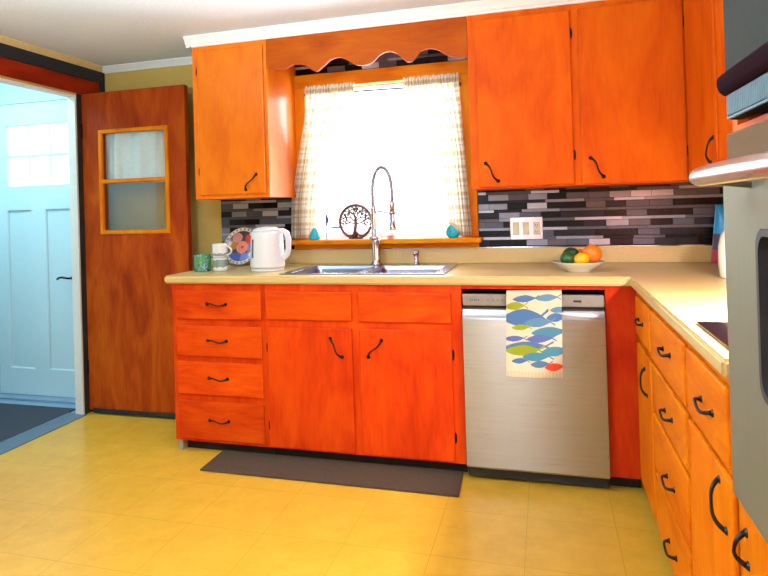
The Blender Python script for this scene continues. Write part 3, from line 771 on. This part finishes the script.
def pattern_mat(name, base, spots, scale=45, lo=None):
    m, nt, b, out = new_mat(name); b.inputs['Roughness'].default_value = .22; b.inputs['Coat Weight'].default_value = .3
    tc = nt.nodes.new('ShaderNodeTexCoord'); v = nt.nodes.new('ShaderNodeTexNoise'); v.inputs['Scale'].default_value = scale; v.inputs['Detail'].default_value = 2; v.inputs['Distortion'].default_value = 1.5
    nt.links.new(tc.outputs['Object'], v.inputs['Vector'])
    r = nt.nodes.new('ShaderNodeValToRGB'); r.color_ramp.interpolation = 'CONSTANT'; e = r.color_ramp.elements
    e[0].position = 0; e[0].color = lin(base); e[1].position = .52; e[1].color = lin(spots[0])
    k = e.new(.58); k.color = lin(spots[1])
    k = e.new(.62); k.color = lin(base)
    nt.links.new(v.outputs['Fac'], r.inputs[0]); nt.links.new(r.outputs[0], b.inputs['Base Color']); return m
GREEN = pattern_mat('green flowered glaze', (62, 132, 62), ((58, 74, 140), (196, 210, 214)))
g = thing('mug', (.058, -.41, HC), 'green flowered ceramic mug at the left end of the counter', 'mug', 'mugs on the counter')
mug(g, .058, -.41, HC+.0004, .046, .094, GREEN, 25)
def band_mat(name, z0, z1, c0, c1):
    m, nt, b, out = new_mat(name); b.inputs['Roughness'].default_value = .2; b.inputs['Coat Weight'].default_value = .4
    tc = nt.nodes.new('ShaderNodeTexCoord'); sx = nt.nodes.new('ShaderNodeSeparateXYZ'); nt.links.new(tc.outputs['Object'], sx.inputs[0])
    n = nt.nodes.new('ShaderNodeTexNoise'); n.inputs['Scale'].default_value = 55; nt.links.new(tc.outputs['Object'], n.inputs['Vector'])
    ad = nt.nodes.new('ShaderNodeMath'); ad.operation = 'MULTIPLY_ADD'; ad.inputs[1].default_value = .02; nt.links.new(n.outputs['Fac'], ad.inputs[0]); nt.links.new(sx.outputs['Z'], ad.inputs[2])
    r = nt.nodes.new('ShaderNodeValToRGB'); r.color_ramp.interpolation = 'CONSTANT'; e = r.color_ramp.elements
    mr = nt.nodes.new('ShaderNodeMapRange'); mr.inputs['From Min'].default_value = 0; mr.inputs['From Max'].default_value = .1
    nt.links.new(ad.outputs[0], mr.inputs['Value']); nt.links.new(mr.outputs[0], r.inputs[0])
    e[0].position = 0; e[0].color = lin(c0); e[1].position = z0; e[1].color = lin(c1); k = e.new(z1); k.color = lin(c0)
    nt.links.new(r.outputs[0], b.inputs['Base Color']); return m
g = thing('mug', (.165, -.40, HC), 'white mug with grey-green band, lower of the stacked pair beside green mug', 'mug', 'mugs on the counter')
mug(g, .165, -.40, HC+.0004, .041, .074, band_mat('white glaze green band', .34, .74, (232, 230, 222), (120, 138, 124)), 75)
g = thing('mug', (.165, -.40, HC+.0746), 'white mug with grey scene band, upper of the stacked pair beside green mug', 'mug', 'mugs on the counter')
mug(g, .165, -.40, HC+.0748, .041, .078, band_mat('white glaze grey band', .22, .36, (240, 238, 232), (130, 134, 140)), -5, CERAM, 1.3)

# decorated plate leaning on the splash
def plate():
    root = thing('plate', (.13, -.135, HC), 'round decorative plate with painted flowers leaning behind the white kettle', 'plate')
    Rr = .118; tilt = R(21)
    def colr(r, a):
        x, y = r*cos(a), r*sin(a)
        if r > .97: return (.55, .42, .33)
        if r > .83:
            k = (a/(2*pi)*26) % 1
            return (.12, .1, .12) if abs(r-.90) < .04 and k < .4 else (.78, .70, .60)
        if r > .8: return (.22, .14, .12)
        def d(cx, cy): return math.hypot(x-cx, y-cy)
        if d(.03, -.05) < .07: return (.45, .05, .04)
        if d(.03, -.05) < .33: return (.86, .22, .14) if (int((math.atan2(y+.05, x-.03)+pi)*3) % 2 or d(.03, -.05) < .2) else (.8, .28, .2)
        if d(.40, .40) < .24: return (.75, .02, .02)
        if d(-.30, .46) < .27: return (.72, .24, .2)
        if d(-.52, .06) < .25: return (.45, .17, .02)
        if y < -.35: return (.05, .10, .40) if x < .02 else (.17, .22, .52)
        if x > .35: return (.30, .16, .34)
        return (.05, .03, .04)
    prof = [(0, 0), (.6, .0), (.72, .03), (.8, .06), (1.0, .085)]
    b = MB(); cl = b.bm.verts.layers.float_color.new('Col'); NR, NA = 48, 160
    M = Matrix.Translation((.13, -.135, HC+.006)) @ Matrix.Rotation(pi/2-tilt, 4, 'X') @ Matrix.Translation((0, Rr, 0))
    def hgt(r): return interp(prof, r)*Rr
    V = []
    for i in range(NR+1):
        r = i/NR
        if i == 0:
            v = b.bm.verts.new(M @ Vector((0, 0, 0))); v[cl] = colr(0, 0)+(1,); V.append([v]); continue
        row = []
        for k in range(NA):
            a = 2*pi*k/NA; v = b.bm.verts.new(M @ Vector((r*Rr*cos(a), r*Rr*sin(a), hgt(r)))); v[cl] = colr(r, a)+(1,); row.append(v)
        V.append(row)
    for r in (1.0, .7, .0):       # back side
        if r == 0: V.append([b.bm.verts.new(M @ Vector((0, 0, -.006)))]); V[-1][0][cl] = (.7, .65, .55, 1); continue
        row = []
        for k in range(NA):
            a = 2*pi*k/NA; v = b.bm.verts.new(M @ Vector((r*Rr*cos(a), r*Rr*sin(a), hgt(r)-.006))); v[cl] = (.7, .65, .55, 1); row.append(v)
        V.append(row)
    for A, B_ in zip(V, V[1:]):
        for k in range(NA):
            k2 = (k+1) % NA
            if len(A) == 1: f = b.bm.faces.new((A[0], B_[k], B_[k2]))
            elif len(B_) == 1: f = b.bm.faces.new((A[k], B_[0], A[k2]))
            else: f = b.bm.faces.new((A[k], B_[k], B_[k2], A[k2]))
            f.smooth = True
    o = b.build('dish', attr_mat('painted glaze', .25, 0, .4), root)
plate()

# kettle
kx, ky = .44, -.37
kt = thing('kettle', (kx, ky, HC), 'white electric kettle with dark gauge slot, left of the sink', 'kettle')
MB().lathe([(0, 0), (.088, 0), (.09, .006), (.088, .016), (0, .016)], (kx, ky, HC+.0004), 40).build('base', KETW, kt)
MB().lathe([(0, .017), (.092, .017), (.094, .03), (.092, .1), (.0885, .17), (.085, .205), (.08, .216), (0, .216)], (kx, ky, HC), 48).build('body', KETW, kt)
MB().lathe([(0, .2162), (.078, .2162), (.072, .228), (.05, .237), (0, .241)], (kx, ky, HC), 40).build('lid', KETW, kt)
b = MB().prism([(kx-.075, HC+.218), (kx-.098, HC+.207), (kx-.092, HC+.19), (kx-.072, HC+.16)], 'y', ky-.02, ky+.02, bev=.006); b.build('spout', KETW, kt)
P = [(kx+.06, ky, HC+.216), (kx+.095, ky, HC+.216), (kx+.118, ky, HC+.204), (kx+.127, ky, HC+.17), (kx+.126, ky, HC+.12), (kx+.118, ky, HC+.088), (kx+.1, ky, HC+.07), (kx+.084, ky, HC+.066)]
MB().tube(P, [.016, .016, .016, .0155, .015, .015, .0145, .0145], 12).build('handle', KETW, kt)
a = R(-122)
for q in (0,):
    b = MB().box(-.0075, .0075, -.004, .003, 0, .1, .0015)
    M = Matrix.Translation((kx+.0905*cos(a), ky+.0905*sin(a), HC+.075)) @ Matrix.Rotation(a+pi/2, 4, 'Z') @ Matrix.Rotation(R(-2.5), 4, 'X')
    bmesh.ops.transform(b.bm, matrix=M, verts=b.bm.verts); b.build('water_gauge', plain('dark gauge', (70, 66, 92), .3), kt)

# fruit bowl
bx_, by_ = 2.062, -.42
bo = thing('fruit_bowl', (bx_, by_, HC), 'shallow white bowl of fruit on the counter, below the outlet plate', 'bowl')
MB().lathe([(0, .003), (.045, .003), (.047, 0), (.054, 0), (.056, .006), (.085, .022), (.105, .036), (.114, .045), (.116, .047), (.112, .0475), (.1, .039), (.08, .027), (.05, .012), (0, .01)], (bx_, by_, HC+.0004), 48).build('dish', CERAM, bo)
def fruit(name, label, cat, c, r, col, sx=1, sz=1, rot=(0, 0, 0), bump=.25, pear=0):
    b = MB(); n = 20; prof = []
    for k in range(n+1):
        t = -pi/2+pi*k/n
        prof.append((max(0, r*cos(t)*(1-pear*max(0, sin(t)))), r*sin(t)*sz*(1 + pear*.4*(sin(t) > 0))))
    prof[0] = (0, prof[0][1]); prof[-1] = (0, prof[-1][1])
    from mathutils import Euler
    M = Euler(rot).to_matrix().to_4x4()
    root = thing(name, c, label, cat, 'fruit in the bowl')
    b.lathe(prof, c, 32, M, sx=sx).build('flesh', plain(name+' skin', col, .4, var=.12, scale=60, bump=bump, bscale=220), root)
    tip = Vector(c)+M.to_3x3() @ Vector((0, 0, prof[-1][1]))
    dr = M.to_3x3() @ Vector((0, 0, 1))
    MB().tube([tip-dr*.004, tip+dr*.003], [.0035, .0025], 8).build('stem', plain('stem '+name, (70, 56, 24), .7), root)
    return root
fruit('avocado', 'dark green avocado in front, at the left of the fruit bowl', 'avocado', (2.015, -.455, HC+.064), .032, (18, 74, 20), 1, 1.12, (0, R(72), R(10)), .6, .18)
fruit('avocado', 'darker green avocado behind the front one in the fruit bowl', 'avocado', (2.030, -.392, HC+.080), .031, (12, 50, 18), 1, 1.2, (0, R(75), R(-25)), .6, .18)
fruit('lemon', 'yellow-orange lemon in the middle of the fruit bowl', 'lemon', (2.074, -.472, HC+.061), .030, (250, 176, 10), 1, 1.2, (0, R(80), R(20)), .3)
fruit('orange', 'large bright orange at the right of the fruit bowl', 'orange', (2.124, -.43, HC+.083), .0435, (250, 120, 10), 1, .97, (R(20), R(25), 0), .3)
fruit('tangerine', 'small red-orange tangerine behind the lemon in the fruit bowl', 'tangerine', (2.076, -.385, HC+.074), .030, (240, 110, 20), 1, .9, (R(10), R(-15), 0), .3)

# outlet plate
ot = thing('outlet_plate', (1.817, -.009, 1.115), 'brushed three-gang wall plate with two switches and an outlet on mosaic tile', 'outlet')
PL = plain('pearl wall plate', (178, 168, 170), .25, .55, var=.08, scale=30)
IV = plain('ivory switch plastic', (236, 222, 186), .35)
MB().box(1.729, 1.905, -.0145, -.0088, 1.054, 1.179, .003).build('plate', PL, ot)
for x in (1.762, 1.815):
    s_ = MB().box(x-.0165, x+.0165, -.0168, -.0145, 1.082, 1.15, .001).build('switch', IV, ot)
    MB().box(x-.0135, x+.0135, -.0195, -.0168, 1.086, 1.146, .0015).build('rocker', IV, s_)
s_ = MB().box(1.855, 1.888, -.0168, -.0145, 1.082, 1.15, .001).build('receptacle', IV, ot)
b = MB()
for z in (1.132, 1.098):
    b.box(1.8645, 1.867, -.0174, -.0168, z-.004, z+.006).box(1.876, 1.8785, -.0174, -.0168, z-.004, z+.006).box(1.8695, 1.8735, -.0174, -.0168, z-.011, z-.007)
b.build('slots', DARK, s_)

# snack bag and white bottle at the far right of the counter
sb = thing('snack_bag', (2.765, -.07, HC), 'blue and dark red packet leaning on the back wall, by white bottle', 'bag')
def bagcol(u, v): return (.02, .33, .72, 1) if v > .5 else ((.05, .04, .08, 1) if v > .24 else (.42, .03, .05, 1))
def bag(s):
    def fn(u, v):
        puff = .034*(sin(pi*u)**.6)*(sin(pi*min(1, max(0, v*.96+.02)))**.5)
        x = 2.700+.115*u+.034*v*(1-u); z = HC+.003+.285*v
        return (x, -.075+s*puff-(1-v)*.012, z+.004*sin(u*40)*(v > .97))
    return fn
b = MB(); b.sheet(bag(-1), 24, 40, colfn=bagcol); b.sheet(bag(1), 24, 40, colfn=bagcol)
bmesh.ops.remove_doubles(b.bm, verts=b.bm.verts, dist=.0005)
b.build('pouch', attr_mat('glossy film', .3), sb)
bt = thing('bottle', (2.650, -.67, HC), 'rounded white bottle on the counter behind the oven edge', 'bottle')
MB().lathe([(0, 0), (.052, 0), (.057, .008), (.062, .06), (.06, .13), (.05, .175), (.03, .2), (.02, .21), (.02, .225), (0, .225)], (2.650, -.67, HC+.0004), 36).build('body', CERAM, bt)
MB().lathe([(0, 0), (.023, 0), (.023, .03), (.02, .034), (0, .034)], (2.650, -.67, HC+.2258), 24).build('cap', plain('cream cap', (220, 206, 180), .4), bt)

# cooktop
ck = thing('cooktop', (2.54, -1.79, HC), 'black glass cooktop set in the counter before the oven cabinet', 'cooktop')
MB().box(2.29, 2.80, -1.948, -1.635, HC+.0005, HC+.007, .002).build('glass_top', BLACKG, ck)
for (x, y, r) in ((2.43, -1.79, .085), (2.66, -1.79, .1)):
    MB().lathe([(r-.003, .0), (r, .0), (r, .0006), (r-.003, .0006), (r-.003, 0)], (x, y, HC+.0072), 40).build('burner_ring', plain('grey ring', (90, 86, 92), .4), ck)

# ------------------------------------------------------------------ dish towel with printed fish
def towel():
    W, H = .236, .372
    fish = [(135,97,118,34,0),(255,92,110,34,1),(85,137,100,38,2),(125,200,200,80,0),(318,158,90,30,1),(300,200,90,42,0),(205,228,135,44,1),(115,255,90,28,2),(262,280,170,50,3),(82,318,100,28,4),(215,316,130,38,4),(140,364,215,54,5),(125,382,170,50,2),(292,385,130,46,3),(195,415,135,42,3),(110,440,80,27,0),(217,456,95,33,5),(290,470,92,38,6)]
    pal = [(.06,.15,.33),(.10,.23,.36),(.27,.30,.008),(.06,.21,.29),(.10,.13,.36),(.07,.16,.26),(.75,.05,.01)]
    cream = (.74,.60,.42)
    def colr(u, v):
        px, py = 38+u*295, 60+v*470
        c = cream
        if v > .93: c = (.66,.50,.32) if int(px/9) % 2 else (.74,.58,.38)
        for (cx, cy, L, Hh, k) in fish:
            x, y = (px-cx)/(L*.54), (py-cy-(px-cx)*-.06)/(Hh*.58)
            if abs(x) < 1 and abs(y) < (1-x*x)**.8*(1 if x < .2 else 1-.35*(x-.2)): c = pal[k]
            elif .9 <= x < 1.28 and abs(abs(y)-(x-.9)*1.9) < .16+.1*(x-.9): c = pal[k]
        return c+(1,)
    root = thing('dish_towel', (1.858, F-.037, .67), 'cream dish towel printed with blue and green fish, hanging over dishwasher front', 'towel')
    def fn(u, v):
        x = 1.742+W*u-.012*v*(1-u*.0)+.006*v*u
        if v < .06:                      # folds over the panel edge, out of sight behind it
            pass
        z = .860-H*v+.004*u-.006*sin(u*3)*v
        y = F-.0405-.004*sin(u*8+1)*v-.003*sin(u*15)*v
        return (x, y, z)
    b = MB().sheet(fn, 150, 240, colfn=colr)
    def fb(u, v):                        # the part tucked over the top and down inside
        x = 1.742+W*u; t = v
        if t < .4: a = t/.4*pi; return (x, F-.0205-.0199*cos(a), .860+.004*u+.004*sin(a))
        return (x, F-.001-.0, .860+.004*u-(t-.4)*.02)
    b.sheet(fb, 40, 12, colfn=lambda u, v: cream+(1,))
    o = b.build('cloth', attr_mat('printed cotton', .9), root)
    md = o.modifiers.new('s', 'SOLIDIFY'); md.thickness = .0016; md.offset = 0
towel()

# ------------------------------------------------------------------ things on the window sill
SZ = 1.0752
tr = thing('tree_ornament', (.853, -.06, SZ), 'round bronze tree-of-life disc standing on the window sill', 'ornament')
cx, cz, rr = .853, SZ+.101, .096
ring = [(cx+rr*cos(2*pi*k/48), -.06, cz+rr*sin(2*pi*k/48)) for k in range(49)]
MB().tube(ring, .0082, 8, cap=False).build('ring', BRONZE, tr)
b = MB()
b.tube([(cx-.004, -.06, cz-.095), (cx-.005, -.06, cz-.05), (cx+.002, -.06, cz-.01), (cx-.002, -.06, cz+.02)], [.017, .011, .0095, .007], 8)
b.tube([(cx-.05, -.06, cz-.078), (cx-.02, -.06, cz-.08), (cx-.004, -.06, cz-.06)], [.003, .006, .008], 6)
b.tube([(cx+.05, -.06, cz-.078), (cx+.02, -.06, cz-.08), (cx-.002, -.06, cz-.06)], [.003, .006, .008], 6)
b.build('trunk', BRONZE, tr)
br = MB(); rnd = random.Random(3)
def branch(p, a, L, w, d):
    q = (p[0]+L*cos(a), p[1], p[2]+L*sin(a))
    if math.hypot(q[0]-cx, q[2]-cz) > rr-.004:
        s_ = (rr-.004)/math.hypot(q[0]-cx, q[2]-cz); q = (cx+(q[0]-cx)*s_, p[1], cz+(q[2]-cz)*s_); d = 0
    br.tube([p, ((p[0]+q[0])/2+.003*sin(a*7), p[1], (p[2]+q[2])/2), q], [w, w*.85, w*.7], 5)
    if d > 0:
        branch(q, a+.38+rnd.random()*.2, L*.8, w*.75, d-1); branch(q, a-.38-rnd.random()*.2, L*.8, w*.75, d-1)
for a, z in ((170, -.012), (140, .0), (112, .01), (90, .02), (66, .012), (38, .0), (8, -.012)): branch((cx, -.06, cz+z), R(a), .034, .0052, 3)
for a in range(0, 200, 6):
    rd_ = .05+.034*rnd.random(); M = Matrix.Translation((cx+rd_*cos(R(a-10)), -.06, cz+rd_*sin(R(a-10)))) @ Matrix.Rotation(rnd.random()*3, 4, 'Y') @ Matrix.Diagonal((.0105, .0022, .0055, 1))
    bb = bmesh.new(); bmesh.ops.create_icosphere(bb, subdivisions=1, radius=1); br._join(bb, M)
br.build('branches', BRONZE, tr)
b = MB().tube([(cx-rr, -.06, cz-.03), (cx-.13, -.058, cz-.031), (cx-.165, -.056, cz-.028)], [.005, .005, .002], 6)
b.tube([(cx-.165, -.056, cz-.028), (cx-.184, -.056, cz-.03), (cx-.186, -.056, cz+.055)], [.002, .0025, .002], 6)
b.tube([(cx-.186, -.056, cz+.058), (cx-.18, -.056, cz+.035), (cx-.175, -.056, cz+.015), (cx-.18, -.056, cz-.005), (cx-.186, -.056, cz-.03)], [.001, .0055, .0085, .006, .001], 8)
b.box(cx-.19, cx-.178, -.066, -.046, SZ, SZ+.004, .001).tube([(cx-.184, -.056, SZ+.003), (cx-.184, -.056, cz-.03)], .0018, 6)
b.build('dark_edges', plain('dark indigo shadow edge', (60, 54, 130), .4, .3), tr)  # dark shapes added for the shadow edges of a pale sill object
MB().box(cx-.04, cx+.04, -.075, -.045, SZ, SZ+.006, .002).build('foot', BRONZE, tr)

te = thing('sill_ornament', (.602, -.07, SZ), 'small teal cone-shaped ornament on the sill beside the left curtain', 'ornament', 'teal ornaments on the sill')
MB().lathe([(0, 0), (.028, 0), (.034, .006), (.033, .02), (.024, .044), (.014, .062), (.006, .07), (0, .071)], (.604, -.085, SZ+.0003), 28, sx=1.0, sy=.55).build('figure', TEAL, te)
te = thing('sill_ornament', (1.43, -.08, SZ), 'teal rounded ornament with a cream crest on the sill beside the right curtain', 'ornament', 'teal ornaments on the sill')
MB().lathe([(0, 0), (.026, .0), (.037, .016), (.04, .034), (.034, .056), (.018, .072), (0, .078)], (1.425, -.085, SZ+.0003), 28, sx=1.0, sy=.45).build('figure', TEAL, te)
b = MB(); P = [(1.405, -.09, SZ+.083), (1.425, -.09, SZ+.078), (1.447, -.09, SZ+.055), (1.462, -.09, SZ+.03)]
b.tube(P, [.005, .011, .012, .005], 10).build('crest', plain('cream glaze', (226, 210, 160), .4), te)
sd_ = thing('soap_dish', (1.065, -.07, SZ), 'tiny white dish with a pale pink band on the window sill', 'dish')
MB().lathe([(0, 0), (.02, 0), (.024, .02), (.026, .034), (.023, .034), (.02, .006), (0, .005)], (1.066, -.075, SZ+.0003), 24).build('cup', CERAM, sd_)
MB().lathe([(.0218, .008), (.0225, .008), (.0238, .017), (.023, .017), (.0218, .008)], (1.066, -.075, SZ+.0003), 24).build('band', plain('pink print', (236, 150, 160), .4), sd_)

# ------------------------------------------------------------------ light
w = bpy.data.worlds.new('World'); S.world = w; w.use_nodes = True
bg = w.node_tree.nodes['Background']; bg.inputs[0].default_value = (.95, .98, 1, 1); bg.inputs[1].default_value = 2.5
def area(name, loc, rot, sx, sy, power, col=(1, 1, 1)):
    l = bpy.data.lights.new(name, 'AREA'); l.shape = 'RECTANGLE'; l.size = sx; l.size_y = sy; l.energy = power; l.color = col
    o = bpy.data.objects.new(name, l); COL.objects.link(o); o.location = loc; o.rotation_euler = rot; return o
area('window daylight', (1.0, .5, 1.55), (R(-90), 0, 0), 1.3, 1.2, 85, (.96, .98, 1))
area('rear fill light', (1.5, YF-.2, 1.25), (R(90), 0, 0), .5, 1.7, 26, (.97, .98, 1))  # added fill behind the camera, also shapes the dishwasher's bright streak
area('entry lamp', (-1.6, -.75, 2.38), (0, 0, 0), .5, .5, 22, (.5, .88, 1))
area('cooktop lamp', (2.61, -1.72, 1.318), (0, 0, 0), .09, .35, 48, (1, .97, .95))
pl = bpy.data.lights.new('ceiling lamp', 'POINT'); pl.energy = 30; pl.color = (.80, .93, 1); pl.shadow_soft_size = .14
po = bpy.data.objects.new('ceiling lamp', pl); COL.objects.link(po); po.location = (.75, -2.5, 1.95)
area('ceiling fill uplight', (.7, -2.35, 1.75), (R(180), 0, 0),   .35, .35, 150, (.58, .85, 1))  # unseen uplight added to whiten the ceiling and fill the room

# ------------------------------------------------------------------ camera
yaw, pitch, roll = -.26814, .00524, -.03002
fw = Vector((sin(yaw)*cos(pitch), cos(yaw)*cos(pitch), sin(pitch))); r0 = Vector((cos(yaw), -sin(yaw), 0)); u0 = r0.cross(fw)
r2 = r0*cos(roll)+u0*sin(roll); u2 = -r0*sin(roll)+u0*cos(roll)
cam = bpy.data.cameras.new('camera'); co = bpy.data.objects.new('camera', cam); COL.objects.link(co)
M = Matrix((r2, u2, -fw)).transposed().to_4x4(); M.translation = Vector((1.92322, -3.32005, 1.2527)); co.matrix_world = M
cam.sensor_width = 36; cam.lens = 588.53*36/768; cam.shift_y = -83.48/768; cam.clip_start = .02
S.camera = co
S.view_settings.view_transform = 'Standard'; S.view_settings.look = 'None'; S.view_settings.gamma = 1; S.view_settings.exposure = -.07
S.view_settings.use_curve_mapping = False
S.cycles.use_denoising = True; S.cycles.max_bounces = 8; S.cycles.diffuse_bounces = 2; S.cycles.sample_clamp_indirect = 6
for o in bpy.data.objects:
    if '_w' in o.keys(): del o['_w']
